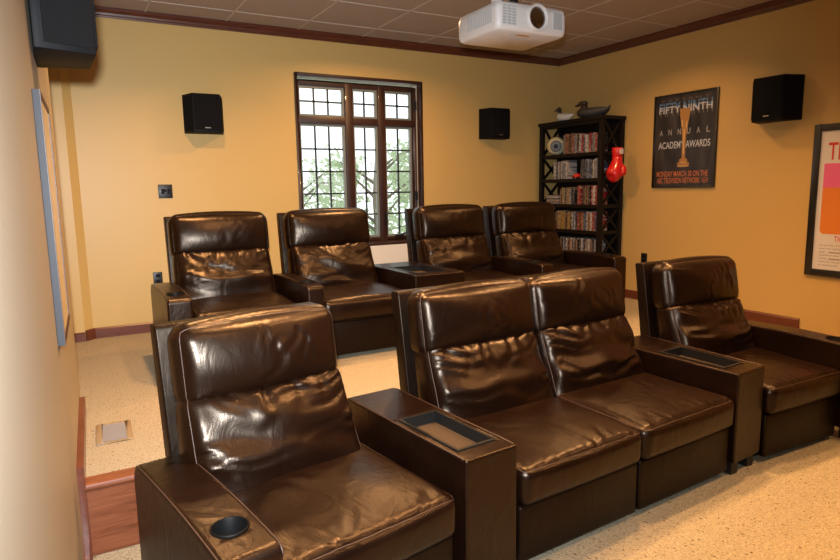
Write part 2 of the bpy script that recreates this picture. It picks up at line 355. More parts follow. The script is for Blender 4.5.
def tree(loc, h, rad, label, mat, seed, n=1500, ls=0.10):
    rnd = random.Random(seed); t = thing('tree', label, 'tree', loc)
    b = MB(); tips = []
    b.tube([(0, 0, 0), (0.05, 0, h * 0.3), (0.0, 0.03, h * 0.62), (0.05, 0, h * 0.9)], [0.07, 0.055, 0.035, 0.012], 8)
    for k in range(16):
        a = rnd.uniform(0, 2 * PI); z0 = h * rnd.uniform(0.3, 0.8); l = rad * rnd.uniform(0.6, 1.0)
        p0 = Vector((0.02, 0.01, z0)); p1 = p0 + Vector((math.cos(a) * l * .5, math.sin(a) * l * .5, l * .35)); p2 = p0 + Vector((math.cos(a) * l, math.sin(a) * l, l * rnd.uniform(.3, .8)))
        b.tube([p0, p1, p2], [0.025, 0.016, 0.006], 6); tips += [p1, p2, (p1 + p2) / 2]
    b.build('trunk', M_BARK, t)
    b = MB()
    for k in range(n):
        c = Vector(rnd.choice(tips)) + Vector((rnd.gauss(0, .22), rnd.gauss(0, .22), rnd.gauss(0, .22))) * rad * 0.6
        q = Vector((rnd.gauss(0, 1), rnd.gauss(0, 1), rnd.gauss(0, 1))).normalized(); s_ = q.orthogonal().normalized(); l_ = q.cross(s_)
        a = ls * rnd.uniform(.5, 1)
        b.add([c - l_ * a, c + s_ * a * .4 + q * a * .1, c + l_ * a, c - s_ * a * .4 + q * a * .1], [(0, 1, 2, 3)])
    b.build('foliage', mat, t)
    return t
tree((-1.05, 2.6, -1.0), 3.25, 0.85, 'leafy green bush seen through the middle panes of the window', M_LEAF, 4, 1700, 0.075)
tree((-1.7, 4.5, -1.0), 3.6, 1.2, 'pale bushy tree in the wide left panes of the window', M_LEAF2, 9, 1500, 0.10)
tree((0.55, 3.4, -1.0), 3.5, 0.9, 'small tree outside the right-hand panes of the window', M_LEAF, 12, 1000, 0.09)

# ------------------------------------------------------------------ leather seating
def crease(u, v, A, w, p, d, L):
    d = np.array(d) / np.hypot(*d); du = u - p[0]; dv = v - p[1]
    s = du * d[0] + dv * d[1]; t = -du * d[1] + dv * d[0]
    t = t + 0.06 * np.sin(s * 7 + p[0] * 9)
    tap = np.clip(s / (0.12 * L) + 0.5, 0, 1) * np.clip(1 - s / L, 0, 1) ** 0.7
    w_ = w * (0.6 + 0.9 * np.clip(s / L, 0, 1))
    return A * tap * (-np.exp(-(t / w_) ** 2) + 0.55 * np.exp(-((t - 2.0 * w_) / (1.3 * w_)) ** 2) + 0.45 * np.exp(-((t + 2.0 * w_) / (1.3 * w_)) ** 2))
class Cushion:
    """soft box, half sizes h, edge radius r, bulges per axis; face wrinkles as creases on the front (-y) or top (+z) face"""
    def __init__(s, size, r, bulge, n, face=None, creases=(), waves=(), shear=None, pinch=0.0):
        s.h = np.array(size) / 2; s.r = r; s.bu = bulge; s.n = n; s.face = face; s.cr = creases; s.wa = waves; s.sh = shear; s.pinch = pinch
    def pos(s, p):
        p = np.asarray(p, float); x = p * s.h; core = np.clip(x, -(s.h - s.r), s.h - s.r); d = x - core
        ln = np.linalg.norm(d, axis=1, keepdims=True); ln[ln == 0] = 1
        P = core + s.r * d / ln
        q = 1 - p ** 2
        for k in range(3):
            i, j = (k + 1) % 3, (k + 2) % 3
            P[:, k] += s.bu[k] * np.sign(p[:, k]) * np.abs(p[:, k]) ** 2 * np.clip(q[:, i], 0, 1) ** 0.8 * np.clip(q[:, j], 0, 1) ** 0.8
        if s.face:
            if s.face == 'front': u, v, wgt, ax, sg = p[:, 0], p[:, 2], np.clip(-p[:, 1], 0, 1) ** 2, 1, -1
            else: u, v, wgt, ax, sg = p[:, 0], p[:, 1], np.clip(p[:, 2], 0, 1) ** 2, 2, 1
            edge = np.clip((1.02 - np.abs(u)) / 0.12, 0, 1) * np.clip((1.05 - np.abs(v)) / 0.06, 0, 1)
            D = np.zeros(len(p))
            for c in s.cr: D += crease(u, v, *c)
            for (A, fu, fv, ph, c0, wd) in s.wa: D += A * np.sin(fu * u + fv * v + ph + 1.2 * np.sin(2.1 * u + ph)) * np.exp(-((v - c0) / wd) ** 2)
            P[:, ax] += sg * D * wgt * edge
        if s.sh: P = s.sh(P, p)
        return P
    def mesh(s):
        nx, ny, nz = s.n; vid = {}; V = []; F = []
        def rm(i, n): t = -1 + 2 * i / n; return t
        def vert(p):
            k = tuple(np.round(p, 6))
            if k not in vid: vid[k] = len(V); V.append(p)
            return vid[k]
        for ax, (na, nb) in ((0, (ny, nz)), (1, (nx, nz)), (2, (nx, ny))):
            for sg in (-1, 1):
                for i in range(na):
                    for j in range(nb):
                        q = []
                        for (di, dj) in ((0, 0), (1, 0), (1, 1), (0, 1)):
                            a, c = rm(i + di, na), rm(j + dj, nb)
                            p = {0: (sg, a, c), 1: (a, sg, c), 2: (a, c, sg)}[ax]; q.append(vert(p))
                        F.append(q)
        V = np.array(V); V = np.sign(V) * (1 - (1 - np.abs(V)) ** 1.35)
        b = MB(); b.add(s.pos(V).tolist(), F, True); return b
    def loop(s, pts, n=22):
        out = []
        for a, c in zip(pts[:-1], pts[1:]):
            for k in range(n): out.append(np.array(a) + (np.array(c) - np.array(a)) * k / n)
        out.append(np.array(pts[-1])); return [tuple(q) for q in s.pos(np.array(out))]
def put(o, loc, rx=0): o.location = loc; o.rotation_euler = (rx, 0, 0); return o

def back_set(t, cx, rnd, fine, w=0.67, hw=None):
    """headrest and lumbar cushion of one seat, leaned back"""
    hw = hw or w; n1 = (60, 12, 30) if fine else (40, 10, 20)
    cr = []
    for k in range(5 + rnd.randint(0, 2)):
        u0 = rnd.uniform(-0.25, 0.45); cr.append((rnd.uniform(.005, .010), rnd.uniform(.025, .05), (u0, rnd.uniform(0.1, .75)), (rnd.uniform(-.35, .35), -1), rnd.uniform(.5, 1.1)))
    for k in range(4):
        sd = rnd.choice((-1, 1)); cr.append((.004, .03, (sd * .95, rnd.uniform(-.7, .7)), (-sd, rnd.uniform(-.5, .5)), rnd.uniform(.2, .4)))
    def sh(P, p): P[:, 2] += 0.012 * (1 - p[:, 0] ** 2) * (p[:, 2] > 0) * p[:, 2]; return P
    c = Cushion((hw, 0.15, 0.300), 0.058, (0.004, 0.058, 0.008), n1, 'front', cr, [(0.004, 3.0, 2.0, rnd.uniform(0, 6), 0.0, 0.9)], sh)
    hd = put(c.mesh().build('headrest', M_LEATHER, t), (cx, 0.728, 0.828), -0.15)
    seam = MB(); seam.tube(c.loop([(-1, -1, -1), (-1, -1, 1), (1, -1, 1), (1, -1, -1)]), 0.0023, 5); seam.build('seam', M_THREAD if fine else M_LEATHER, hd)
    n2 = (66, 12, 40) if fine else (44, 10, 26)
    cr = []
    for k in range(7):
        u0 = -0.85 + 1.7 * (k + rnd.uniform(.1, .9)) / 7
        cr.append((rnd.uniform(.005, .013), rnd.uniform(.035, .075), (u0, 1.0), (-u0 * .55 + rnd.uniform(-.25, .25), -1), rnd.uniform(.45, 1.1)))
    for k in range(5):
        sd = rnd.choice((-1, 1)); cr.append((rnd.uniform(.007, .013), .045, (sd * .95, rnd.uniform(-.3, .9)), (-sd, rnd.uniform(-.6, -.1)), rnd.uniform(.6, 1.3)))
    for k in range(2):
        cr.append((rnd.uniform(.012, .018), rnd.uniform(.07, .1), (-.75 * rnd.choice((-1, 1)), rnd.uniform(-.45, .15)), (rnd.choice((-1, 1)), rnd.uniform(-.2, .2)), 1.5))
    def sh2(P, p):
        t_ = (p[:, 2] + 1) / 2
        P[:, 1] -= 0.062 * (1 - t_) ** 1.3 * (p[:, 1] < 0) * (-p[:, 1]); P[:, 0] *= 1 - 0.045 * t_; return P
    c = Cushion((hw + 0.008 if hw == w else hw + 0.03, 0.15, 0.41), 0.055, (0.004, 0.068, 0.01), n2, 'front', cr, [(0.010, 1.5, 7.0, rnd.uniform(0, 6), -0.1, 0.6), (0.006, 5.0, 4.0, rnd.uniform(0, 6), 0.2, 0.8)], sh2)
    lb = put(c.mesh().build('backrest', M_LEATHER, t), (cx, 0.662, 0.540), -0.25)
    seam = MB(); seam.tube(c.loop([(-1, -1, -1), (-1, -1, 1), (1, -1, 1), (1, -1, -1)]), 0.0023, 5); seam.build('seam', M_THREAD if fine else M_LEATHER, lb)
def seat_set(t, cx, rnd, fine, w=0.67):
    n1 = (56, 44, 12) if fine else (36, 28, 8)
    cr = []
    for k in range(13):
        u0 = -0.9 + 1.8 * (k + rnd.uniform(0, 1)) / 13; cr.append((rnd.uniform(.002, .006), rnd.uniform(.02, .04), (u0, -1.0), (rnd.uniform(-.4, .4), 1), rnd.uniform(.15, .45)))
    for k in range(4): cr.append((.004, .06, (rnd.uniform(-.6, .6), rnd.uniform(-.2, .8)), (rnd.uniform(-1, 1), rnd.uniform(-1, 1) + .01), rnd.uniform(.5, .9)))
    c = Cushion((w - 0.008, 0.66, 0.155), 0.04, (0.003, 0.012, 0.022), n1, 'top', cr, [(0.004, 2.5, 3.0, rnd.uniform(0, 6), 0, 1.2)])
    st = put(c.mesh().build('seat_cushion', M_LEATHER, t), (cx, 0.315, 0.345), 0.02)
    seam = MB(); seam.tube(c.loop([(-1, 1, 1), (-1, -1, 1), (1, -1, 1), (1, 1, 1)]), 0.0023, 5); seam.build('seam', M_THREAD if fine else M_LEATHER, st)
    b = MB().box((cx - w / 2 + 0.008, 0.012, 0.035), (cx + w / 2 - 0.008, 0.055, 0.262)); b.build('footrest_panel', M_LEATHER_D, t, bevel=0.012, seg=3)
def body_set(t, x0, x1, rnd, split=()):
    b = MB().box((x0 + 0.012, 0.06, 0.06), (x1 - 0.012, 0.80, 0.262)); b.build('base', M_LEATHER_D, t, bevel=0.006)
    th = 0.20; prof = [(0.715, 0.10), (0.725 + math.tan(th) * 0.15, 0.27), (0.715 + 0.158, 0.985), (0.715 + 0.165, 1.0), (0.715 + 0.225, 1.0), (0.94, 0.98), (0.80, 0.10)]
    prof = [(0.70, 0.10), (0.840, 0.956), (0.850, 0.966), (0.900, 0.966), (0.910, 0.956), (0.79, 0.10)]
    MB().prism(prof, split[0] - 0.006, split[1] + 0.006, 'x').build('back_frame', M_LEATHER_D, t, bevel=0.012, seg=3)
    for fx in (x0 + 0.06, x1 - 0.06):
        for fy in (0.12, 0.74): MB().prism([(fx - .025, fy - .025), (fx + .025, fy - .025), (fx + .025, fy + .025), (fx - .025, fy + .025)], 0, 0.065).build('foot', M_BLACK, t)
def cut_cup(o, c, r, depth):
    mb = MB().lathe([(r, -depth), (r, 0.1)], 32); me = mb.mesh('cutter'); k = bpy.data.objects.new('cutter', me); COL.objects.link(k); k.location = c
    md = o.modifiers.new('b', 'BOOLEAN'); md.operation = 'DIFFERENCE'; md.object = k; md.solver = 'EXACT'
    par = o.parent; o.parent = None
    dg = bpy.context.evaluated_depsgraph_get(); dg.update()
    me2 = bpy.data.meshes.new_from_object(o.evaluated_get(dg)); o.modifiers.clear(); me2.set_sharp_from_angle(angle=math.radians(35)); o.data = me2; o.parent = par
    wn = o.modifiers.new('wn', 'WEIGHTED_NORMAL'); wn.keep_sharp = True; wn.weight = 90
    bpy.data.objects.remove(k)
def arm(t, x0, x1, f, cup=True, front=-0.06, back=0.75, H=0.53):
    """padded arm block with rounded front and dropped back end"""
    pr = [(front, 0.07), (front - 0.004, 0.3), (front, H - 0.03)]
    pr += [(front + 0.03 - 0.03 * math.cos(a), H - 0.03 + 0.03 * math.sin(a)) for a in np.linspace(0.25, PI / 2, 5)]
    pr += [(front + s_ * (back - 0.07 - front), H + 0.012 * math.sin(PI * s_)) for s_ in np.linspace(0.12, 0.95, 8)]
    pr += [(back - 0.07 + 0.07 * math.sin(a), H - 0.07 + 0.07 * math.cos(a)) for a in np.linspace(0.1, PI / 2, 6)]
    pr += [(back, 0.07)]
    ob = MB().prism(pr, x0, x1, 'x').build('arm', M_LEATHER, t, bevel=0.016, seg=3)
    wn = ob.modifiers.new('wn', 'WEIGHTED_NORMAL'); wn.keep_sharp = True; wn.weight = 80
    sm = MB()
    for xx in (x0 + 0.005, x1 - 0.005): sm.tube([(xx, y_, z_ - 0.004) for (y_, z_) in pr[2:-4]], 0.0025, 5)
    sm.build('seam', M_THREAD if f else M_LEATHER, ob)
    if cup:
        cx, cy = (x0 + x1) / 2, front + 0.155
        cut_cup(ob, (cx, cy, H), 0.047, 0.075)
        MB().lathe([(0.0465, -0.07), (0.0465, 0.009), (0.049, 0.012), (0.052, 0.011), (0.053, 0.004), (0.05, 0.0), (0.0485, -0.075)], 36, caps=False).build('cup_holder', M_CUP, ob).location = (cx, cy, H)
        MB().lathe([(0.0, -0.0), (0.0465, 0.0)], 36, caps=False).build('cup_bottom', M_CUP, ob).location = (cx, cy, H - 0.07)
    for fy in (front + 0.06, back - 0.06):
        xc = (x0 + x1) / 2; MB().box((xc - .025, fy - .025, 0), (xc + .025, fy + .025, 0.075)).build('foot', M_BLACK, t)
    return ob
def recliner(label, loc, rotz, seed, fine, left=None, right=None, group=None, w=0.67, seats=1, name='theater_recliner', cat='recliner', hw=None, bs=0.0):
    rnd = random.Random(seed); t = thing(name, label, cat, loc, rotz, group)
    x0 = -w * seats / 2
    for k in range(seats):
        cx = x0 + w * (k + .5); seat_set(t, cx, rnd, fine, w); back_set(t, cx + bs, rnd, fine, w, hw)
    body_set(t, x0, -x0, rnd, (x0, -x0) if not hw else (bs - hw / 2 - 0.012, bs + hw / 2))
    if left: arm(t, x0 - left, x0 - 0.004, fine)
    if right: arm(t, -x0 + 0.004, -x0 + right, fine, H=0.55 if fine else 0.53, back=0.82 if fine else 0.75)
    return t
def console(label, corners, z0, tray, seed, fine, group=None):
    """wedge console between seats: ground corners front-left, front-right, back-right, back-left; tray in fractions"""
    FL, FR, BR, BL = [Vector((*c, 0)) for c in corners]; o0 = (FL + FR) / 2
    t = thing('wedge_console', label, 'console', (o0.x, o0.y, z0), 0, group); H = 0.53
    def P(s, d, z): p = (FL.lerp(FR, s)).lerp(BL.lerp(BR, s), d) - o0; return (p.x, p.y, z)
    s0, s1, d0, d1 = tray; fl = H - 0.045
    b = MB()
    out = [(0, 0), (1, 0), (1, 1), (0, 1)]; inn = [(s0, d0), (s1, d0), (s1, d1), (s0, d1)]
    vs = [P(*q, H) for q in out] + [P(*q, H) for q in inn] + [P(*q, 0.07) for q in out]
    fs = [(0, 1, 5, 4), (1, 2, 6, 5), (2, 3, 7, 6), (3, 0, 4, 7), (8, 9, 1, 0), (9, 10, 2, 1), (10, 11, 3, 2), (11, 8, 0, 3), (11, 10, 9, 8)]
    # inner well
    e = 0.006
    vs += [P(*q, fl - 0.01) for q in inn]; fs += [(4, 5, 13, 12), (5, 6, 14, 13), (6, 7, 15, 14), (7, 4, 12, 15), (12, 13, 14, 15)]
    b.add(vs, fs)
    bodyo = b.build('console_body', M_LEATHER, t, bevel=0.010, seg=3); wn = bodyo.modifiers.new('wn', 'WEIGHTED_NORMAL'); wn.keep_sharp = True; wn.weight = 80
    w = MB()
    ds, dd = (s1 - s0) * 0.06, (d1 - d0) * 0.035
    ring0 = [P(*q, H + 0.0018) for q in inn]; inn2 = [(s0 + ds, d0 + dd), (s1 - ds, d0 + dd), (s1 - ds, d1 - dd), (s0 + ds, d1 - dd)]
    ring1 = [P(*q, H + 0.0018) for q in inn2]; ring2 = [P(*q, fl) for q in inn2]; ring3 = [P(*q, H - 0.01) for q in inn]
    fs = []
    for i in range(4):
        j = (i + 1) % 4; fs += [(i, j, 4 + j, 4 + i), (4 + i, 4 + j, 8 + j, 8 + i), (12 + j, 12 + i, i, j)]
    w.add(ring0 + ring1 + ring2 + ring3, fs); tr = w.build('tray', M_TRAYW, t)
    MB().add(ring2, [(0, 1, 2, 3)]).build('tray_liner', M_TRAY, tr)
    sm = MB()
    for s_ in (0.012, 0.988): sm.tube([P(s_, 0.02, 0.09), P(s_, 0.012, H - 0.02), P(s_, 0.03, H - 0.001), P(s_, 0.97, H - 0.001)], 0.0022, 5)
    sm.tube([P(0.012, 0.012, H - 0.003), P(0.988, 0.012, H - 0.003)], 0.0022, 5)
    sm.build('seam', M_THREAD if fine else M_LEATHER, bodyo)
    for q in ((0.2, 0.06), (0.8, 0.06), (0.2, 0.94), (0.8, 0.94)):
        p = P(*q, 0); MB().box((p[0] - .025, p[1] - .025, 0), (p[0] + .025, p[1] + .025, 0.075)).build('foot', M_BLACK, t)
    return t
R = math.radians
G1 = 'front row of leather home cinema seats'; G2 = 'back row of leather home cinema seats on the raised platform'
recliner('leather recliner nearest the left wall in the front row, with cup holder arm', (-4.150, -3.842, LOW), R(9.5), 3, True, left=0.172, group=G1, w=0.668, hw=0.640, bs=-0.032)
console('leather console with sunken tray between the front left recliner and the loveseat', [(-3.795, -3.80), (-3.562, -3.782), (-3.635, -2.96), (-3.885, -2.98)], LOW, (0.13, 0.88, 0.10, 0.56), 1, True)
recliner('brown leather two-seat loveseat in the middle of the front row', (-2.842, -3.722, LOW), R(3.4), 11, True, group=None, w=0.69, seats=2, name='theater_loveseat', cat='sofa')
console('leather console with sunken tray between the loveseat and the front right recliner', [(-2.143, -3.690), (-1.893, -3.665), (-1.868, -2.87), (-2.178, -2.87)], LOW, (0.16, 0.84, 0.12, 0.60), 2, True)
recliner('brown leather recliner at the right end of the front row beside the right wall', (-1.550, -3.695, LOW), R(-2.0), 21, True, right=0.15, group=G1, w=0.65)
recliner('leather recliner at the left end of the back row, below the black wall switch', (-3.965, -1.67, 0), R(0), 31, False, left=0.142, group=G2)
recliner('second leather recliner from the left in back row, before the left window panes', (-3.159, -1.67, 0), R(0), 41, False, left=0.118, group=G2)
console('wide leather console with tray in the middle of the back row', [(-2.814, -1.70), (-2.398, -1.70), (-2.398, -0.90), (-2.814, -0.90)], 0, (0.16, 0.86, 0.12, 0.66), 5, False)
recliner('back row recliner just right of the wide tray console, beneath the window edge', (-2.052, -1.67, 0), R(0), 51, False, group=G2)
recliner('back row recliner at the right end, next to the black bookcase', (-1.238, -1.67, 0), R(0), 61, False, left=0.122, right=0.142, group=G2)

# ------------------------------------------------------------------ speakers
def speaker(label, loc, rotz, dims=(0.31, 0.215, 0.165, 0.305)):
    """wedge-shaped surround speaker, back on the wall (local +y into wall), origin at the base centre"""
    t = thing('wall_speaker', label, 'speaker', loc, rotz, 'black surround speakers on the walls')
    Wb, Wf, D, H = dims
    b = MB().prism([(-Wb / 2, 0.0), (-Wb / 2, -0.02), (-Wf / 2, -D), (Wf / 2, -D), (Wb / 2, -0.02), (Wb / 2, 0.0)], 0, H); b.build('cabinet', M_SPK, t, bevel=0.004)
    MB().box((-Wf / 2 + 0.008, -D - 0.008, 0.025), (Wf / 2 - 0.008, -D + 0.001, H - 0.008)).build('grille', M_GRILLE, t, bevel=0.003)
    for s_ in (-1, 1):
        p0 = Vector((s_ * (Wb / 2 - 0.004), -0.03)); p1 = Vector((s_ * (Wf / 2 + 0.004), -D + 0.01)); n_ = Vector((s_ * (D - 0.02), -(Wb - Wf) / 2)).normalized() * 0.005
        MB().prism([tuple(p0), tuple(p1), tuple(p1 + n_), tuple(p0 + n_)] if s_ < 0 else [tuple(p0), tuple(p0 + n_), tuple(p1 + n_), tuple(p1)], 0.02, H - 0.02).build('side_grille', M_GRILLE, t)
    MB().box((-0.022, -D - 0.0095, 0.034), (0.022, -D - 0.008, 0.041)).build('badge', M_BADGE, t)
    return t
speaker('black wedge speaker on the yellow wall left of the window', (-3.845, 0.0, 1.605), 0)
speaker('black wedge speaker on the back wall between the window and the bookcase', (-0.925, 0.0, 1.630), 0, (0.32, 0.235, 0.165, 0.305))
speaker('black wedge speaker high on the right wall between the two posters', (0.0, -2.52, 1.60), R(-90), (0.345, 0.24, 0.175, 0.33))
t = speaker('large black speaker high on the pale left wall, top cut by the frame', (xl(-2.83), -2.83, 1.605), R(90) + math.atan(0.030), (0.38, 0.29, 0.185, 0.34))

# ------------------------------------------------------------------ wall plates, vent
t = thing('wall_switch', 'black double switch plate on the yellow wall above the back left recliner', 'switch', (-4.178, 0, 1.088))
MB().box((-0.054, -0.007, 0), (0.054, 0, 0.110)).build('plate', M_BLACK, t, bevel=0.003)
for sx in (-0.02, 0.026): MB().box((sx - 0.012, -0.011, 0.034), (sx + 0.012, -0.006, 0.076)).build('rocker', M_CUP, t)
MB().box((-0.012, -0.013, 0.05), (0.008, -0.009, 0.068)).build('indicator', M_GRILLE, t)
t = thing('wall_outlet', 'black outlet plate low on the back wall beside the left recliner arm', 'outlet', (-4.285, 0, 0.385))
MB().box((-0.035, -0.007, 0), (0.035, 0, 0.105)).build('plate', M_BLACK, t, bevel=0.003)
for z in (0.03, 0.075): MB().box((-0.016, -0.010, z - 0.014), (0.016, -0.005, z + 0.014)).build('socket', M_CUP, t)
t = thing('wall_outlet', 'black outlet plate on the right wall above the front right recliner', 'outlet', (0, -1.264, 0.366), R(-90))
MB().box((-0.036, -0.007, 0), (0.036, 0, 0.105)).build('plate', M_BLACK, t, bevel=0.003)
for z in (0.03, 0.075): MB().box((-0.016, -0.010, z - 0.014), (0.016, -0.005, z + 0.014)).build('socket', M_CUP, t)
t = thing('floor_vent', 'beige floor vent with silver louvres in the platform carpet', 'vent', (-4.785, -2.255, 0.0), R(-2))
b = MB(); wv, lv = 0.050, 0.135
b.box((-wv - 0.028, -lv - 0.0, 0), (-wv, lv, 0.006)); b.box((wv, -lv, 0), (wv + 0.028, lv, 0.006)); b.box((-wv, lv - 0.02, 0), (wv, lv, 0.006)); b.box((-wv, -lv, 0), (wv, -lv + 0.02, 0.006))
b.build('vent_frame', plain('vent_tan', (0.225, 0.165, 0.098), 0.45), t, bevel=0.002)
b = MB()
for k in range(22):
    y = -lv + 0.028 + k * 0.011
    b.box((-wv, y, 0.001), (wv, y + 0.0075, 0.005))
b.box((-wv, -lv + 0.02, 0.0002), (wv, lv - 0.02, 0.0012))
b.build('louvre', plain('vent_steel', (0.26, 0.25, 0.26), 0.35, metal=0.3), t)

# ------------------------------------------------------------------ pictures
# picture on the left wall
fr = math.atan(0.030)
ya, yb = -3.145, -2.635
t = thing('framed_picture', 'framed picture with grey-black edge hanging on the pale left wall', 'picture', (xl(ya) + 0.001, ya, 0.640), 0)
dv = Vector((xl(yb) - xl(ya), yb - ya, 0)); LN = dv.length; rz = math.atan2(dv.y, dv.x); t.rotation_euler = (0, 0, rz)
b = MB(); th_ = 0.020
b.box((0, -th_, 0), (0.022, 0, 0.816)); b.box((LN - 0.022, -th_, 0), (LN, 0, 0.816)); b.box((0.022, -th_, 0), (LN - 0.022, 0, 0.022)); b.box((0.022, -th_, 0.794), (LN - 0.022, 0, 0.816))
b.build('frame', M_FRAMEG, t, bevel=0.001)
b = MB(); b.box((0, -th_ - 0.0015, 0), (0.022, -th_, 0.816)); b.box((LN - 0.022, -th_ - 0.0015, 0), (LN, -th_, 0.816)); b.box((0.022, -th_ - 0.0015, 0), (LN - 0.022, -th_, 0.022)); b.box((0.022, -th_ - 0.0015, 0.794), (LN - 0.022, -th_, 0.816)); b.build('frame_face', plain('frame_face', (0.05, 0.02, 0.01), 0.5), t)
MB().box((0.022, -0.0195, 0.022), (LN - 0.022, -0.002, 0.794)).build('print', plain('tan_reflection_print', (0.50, 0.30, 0.14), 0.25, coat=0.6, var=0.3), t)  # tan reflection of the glass painted in as the print's colour
# frame of local coordinates for things on the right wall: local x = towards the viewer's right (-y), local y = up, local z = into the room (-x)
def wallM(y, z, x=-0.0): return Matrix(((0, 0, -1, x), (-1, 0, 0, y), (0, 1, 0, z), (0, 0, 0, 1)))
def onwall(name, label, cat, y, z):
    t = thing(name, label, cat); t.matrix_world = wallM(y, z); return t
I4 = Matrix.Identity(4)
def TL(x, y, z): return Matrix.Translation((x, y, z))
# dark awards poster
PY0, PY1, PZ0, PZ1 = -1.332, -1.992, 1.102, 1.942
pw, ph = PY0 - PY1, PZ1 - PZ0
t = onwall('framed_poster', 'dark awards poster with chrome lettering and gold figure on the right wall', 'poster', PY0, PZ0)
b = MB(); e = 0.014
b.box((0, 0, 0), (e, ph, 0.02)); b.box((pw - e, 0, 0), (pw, ph, 0.02)); b.box((e, 0, 0), (pw - e, e, 0.02)); b.box((e, ph - e, 0), (pw - e, ph, 0.02)); b.build('frame', M_FRAMEB, t, bevel=0.002)
mt, N, L, bs = nt('poster_dark')
tc = N.new('ShaderNodeTexCoord'); gr = N.new('ShaderNodeTexNoise'); gr.inputs['Scale'].default_value = 4.0; mp = N.new('ShaderNodeMapping'); mp.inputs['Scale'].default_value = (2.5, 0.6, 1)
L.new(tc.outputs['Object'], mp.inputs[0]); L.new(mp.outputs[0], gr.inputs['Vector']); rp = N.new('ShaderNodeValToRGB'); rp.color_ramp.elements[0].color = (0.010, 0.009, 0.010, 1); rp.color_ramp.elements[1].color = (0.055, 0.048, 0.05, 1)
rp.color_ramp.elements[0].position = 0.35; rp.color_ramp.elements[1].position = 0.8
L.new(gr.outputs[0], rp.inputs[0]); L.new(rp.outputs[0], bs.inputs['Base Color']); bs.inputs['Roughness'].default_value = 0.3
prt = MB().box((e, e, 0.001), (pw - e, ph - e, 0.010)).build('print', mt, t)
M_CHROME = plain('ink_silver', (0.42, 0.46, 0.54), 0.4); M_BLUE = plain('ink_blue', (0.07, 0.16, 0.33), 0.4); M_SILV2 = plain('ink_grey', (0.30, 0.29, 0.29), 0.4)
M_ORNG = plain('ink_orange', (0.42, 0.13, 0.05), 0.4); M_GOLDI = plain('ink_gold', (0.32, 0.17, 0.05), 0.35); M_DIM = plain('ink_dim', (0.10, 0.09, 0.09), 0.4)
Z = 0.0108
text_mesh('text_presenter', 'P R E S E N T', M_DIM, prt, TL(pw / 2, 0.775, Z), width=0.50, height=0.018, align='CENTER')
text_mesh('text_title_low', 'FIFTY NINTH', M_DIM, prt, TL(pw / 2 + 0.01, 0.645, Z - 0.0003), width=0.54, height=0.07, align='CENTER')
text_mesh('text_title', 'FIFTY NINTH', M_BLUE, prt, TL(pw / 2, 0.672, Z), width=0.55, height=0.094, align='CENTER')
text_mesh('text_title_face', 'FIFTY NINTH', M_CHROME, prt, TL(pw / 2, 0.672, Z + 0.0004), width=0.55, height=0.060, align='CENTER')
for k, ch in enumerate('ANNUAL'): text_mesh('text_letter', ch, M_SILV2, prt, TL(pw / 2 - 0.245 + 0.098 * k, 0.475, Z), width=0.034, height=0.052, align='CENTER')
text_mesh('text_awards', 'ACADEMY AWARDS', M_CHROME, prt, TL(pw / 2, 0.355, Z), width=0.54, height=0.062, align='CENTER')
text_mesh('text_date', 'MONDAY MARCH 30 ON THE', M_ORNG, prt, TL(pw / 2 - 0.01, 0.100, Z), width=0.54, height=0.050, align='CENTER')
text_mesh('text_network', 'ABC TELEVISION NETWORK', M_ORNG, prt, TL(pw / 2 - 0.045, 0.040, Z), width=0.46, height=0.050, align='CENTER')
b = MB(); b.tube([(0.565 + 0.030 * math.cos(a), 0.066 + 0.022 * math.sin(a), Z) for a in np.linspace(0, 2 * PI, 24, endpoint=False)], 0.0025, 5, closed=True); b.build('network_mark', M_ORNG, prt)
text_mesh('text_mark', 'abc', M_ORNG, prt, TL(0.565, 0.058, Z), width=0.036, height=0.016, align='CENTER')
# plain gold trophy figure in the middle: tapered cup on a stem and round foot
b = MB(); cx = pw / 2 + 0.005
def sil(pts): 
    P_ = [(cx + w_, z_) for w_, z_ in pts] + [(cx - w_, z_) for w_, z_ in pts[::-1]]
    b.prism(P_, 0.0095, Z + 0.0012, 'z')
sil([(0.060, 0.185), (0.060, 0.225), (0.042, 0.225), (0.042, 0.250), (0.016, 0.265), (0.020, 0.45), (0.034, 0.56), (0.050, 0.64), (0.054, 0.70), (0.0, 0.70)])
b.build('gold_trophy', M_GOLDI, prt)
b = MB()
for x0_, x1_, y0_, y1_ in ((-0.006, 0.004, 0.30, 0.52), (-0.028, -0.018, 0.54, 0.60), (0.016, 0.026, 0.53, 0.59), (-0.045, 0.045, 0.19, 0.196), (-0.030, 0.030, 0.222, 0.228)):
    b.box((cx + x0_, y0_, Z), (cx + x1_, y1_, Z + 0.0018))
b.build('trophy_highlight', plain('ink_pale_gold', (0.55, 0.36, 0.16), 0.35), prt)
# white poster in black frame, cut by the picture's right edge
FY, FZ0_, FZ1_ = -2.800, 0.435, 1.550
fw, fh = 0.78, FZ1_ - FZ0_
t = onwall('framed_poster', 'white poster with pink and orange blocks in a wide black frame on the right wall', 'poster', FY, FZ0_)
e = 0.050
b = MB(); b.box((0, 0, 0), (e, fh, 0.024)); b.box((fw - e, 0, 0), (fw, fh, 0.024)); b.box((e, 0, 0), (fw - e, e, 0.024)); b.box((e, fh - e, 0), (fw - e, fh, 0.024)); b.build('frame', M_FRAMEB, t, bevel=0.003)
prt = MB().box((e, e, 0.001), (fw - e, fh - e, 0.012)).build('print', plain('poster_paper', (0.576, 0.554, 0.562), 0.45), t)
Z = 0.0122; M_RED = plain('ink_red', (0.496, 0.024, 0.016), 0.45); M_PINK = plain('ink_pink', (0.637, 0.105, 0.270), 0.45); M_OR2 = plain('ink_bright_orange', (0.600, 0.180, 0.026), 0.45); M_INK = plain('ink_text', (0.22, 0.2, 0.2), 0.5)
